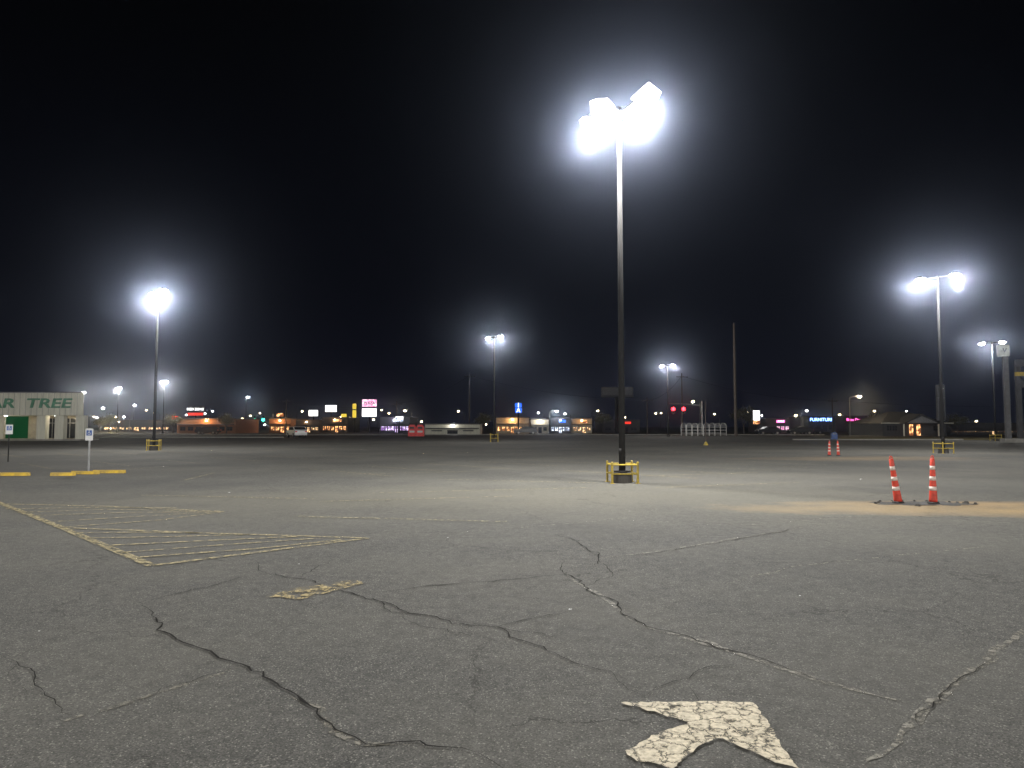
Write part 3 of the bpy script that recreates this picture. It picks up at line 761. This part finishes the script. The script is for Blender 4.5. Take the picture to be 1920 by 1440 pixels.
part(MB().cyl((0,0,0),(0,0,0.9),0.08,0.08,10),'post',M_dark,r); part(MB().cyl((0,0,0.9),(0,0,1.1),0.08,0.08,10),'lens',E_sodium,r)
ld=bpy.data.lights.new('lamp_bulb','POINT'); ld.energy=800; ld.color=(1,.8,.3); ld.shadow_soft_size=0.1; link('lamp_bulb',ld,r,(0,-0.3,1.3))
# ---- litter
def litter(a,b,s,label):
    x,y=ground(a,b); rnd=random.Random(a); m=MB()
    vs=[]; n=10
    for i in range(n):
        t=2*math.pi*i/n; q=s*(0.6+0.6*rnd.random()); vs.append((q*math.cos(t),q*math.sin(t),0.006+s*0.4*rnd.random()))
    vs.append((0,0,s*0.5)); m.add(vs,[(i,(i+1)%n,n) for i in range(n)])
    thing('litter',label,'litter',(x,y,0.01),0,'bits of litter on the asphalt',m.mesh('litter',M_signwhite))
for a,b,s in ((1615,900,0.06),(73,1187,0.01),(1069,1146,0.015),(560,1060,0.012),(1180,960,0.02),(430,925,0.03),(840,1010,0.015),(1500,1120,0.01)):
    litter(a,b,s,'crumpled scrap of white paper on asphalt')

# ---- sky dome
m,nt,out=new_mat('night_sky'); L=nt.links.new
e=N(nt,'ShaderNodeEmission'); geo=N(nt,'ShaderNodeNewGeometry'); sx=N(nt,'ShaderNodeSeparateXYZ'); L(geo.outputs['Position'],sx.inputs[0])
mr=N(nt,'ShaderNodeMapRange'); L(sx.outputs[2],mr.inputs[0]); mr.inputs[1].default_value=0; mr.inputs[2].default_value=500
rp=N(nt,'ShaderNodeValToRGB'); rp.color_ramp.elements[0].color=(0.0024,0.0030,0.0080,1); rp.color_ramp.elements[1].color=(0.0003,0.0004,0.0006,1)
el=rp.color_ramp.elements.new(0.35); el.color=(0.0009,0.0011,0.0028,1)
L(mr.outputs[0],rp.inputs[0]); L(rp.outputs[0],e.inputs[0]); e.inputs[1].default_value=1.0; L(e.outputs[0],out.inputs[0]); m.cycles.emission_sampling='NONE'
mb=MB(); prof=[(1000*math.cos(t),1000*math.sin(t)) for t in [math.radians(a) for a in (-1,5,10,20,30,40,50,60,70,80,88)]]
mb.lathe((0,0,0),prof,48)
structure(part(mb,'sky',m,smooth=True))

# ---- world: faint night sky + thin mist added to imitate lens glare around lamps
w=bpy.data.worlds.new('World'); scene.world=w; w.use_nodes=True
nt=w.node_tree; bg=nt.nodes['Background']; sk=nt.nodes.new('ShaderNodeTexSky'); sk.sky_type='NISHITA'; sk.sun_disc=False; sk.sun_elevation=math.radians(-5)
nt.links.new(sk.outputs[0],bg.inputs[0]); bg.inputs[1].default_value=0.05
vs=nt.nodes.new('ShaderNodeVolumeScatter'); vs.inputs['Color'].default_value=(0.62,0.72,1.0,1); vs.inputs['Density'].default_value=0.0006; vs.inputs['Anisotropy'].default_value=0.968
nt.links.new(vs.outputs[0],nt.nodes['World Output'].inputs['Volume'])

cam=bpy.data.cameras.new('Camera'); co=bpy.data.objects.new('Camera',cam); COL.objects.link(co)
co.location=(0,0,EYE); co.rotation_euler=(math.pi/2+PITCH,0,0)
cam.sensor_width=36; cam.lens=36*F/1920; cam.clip_end=3000; cam.clip_start=0.05
scene.camera=co
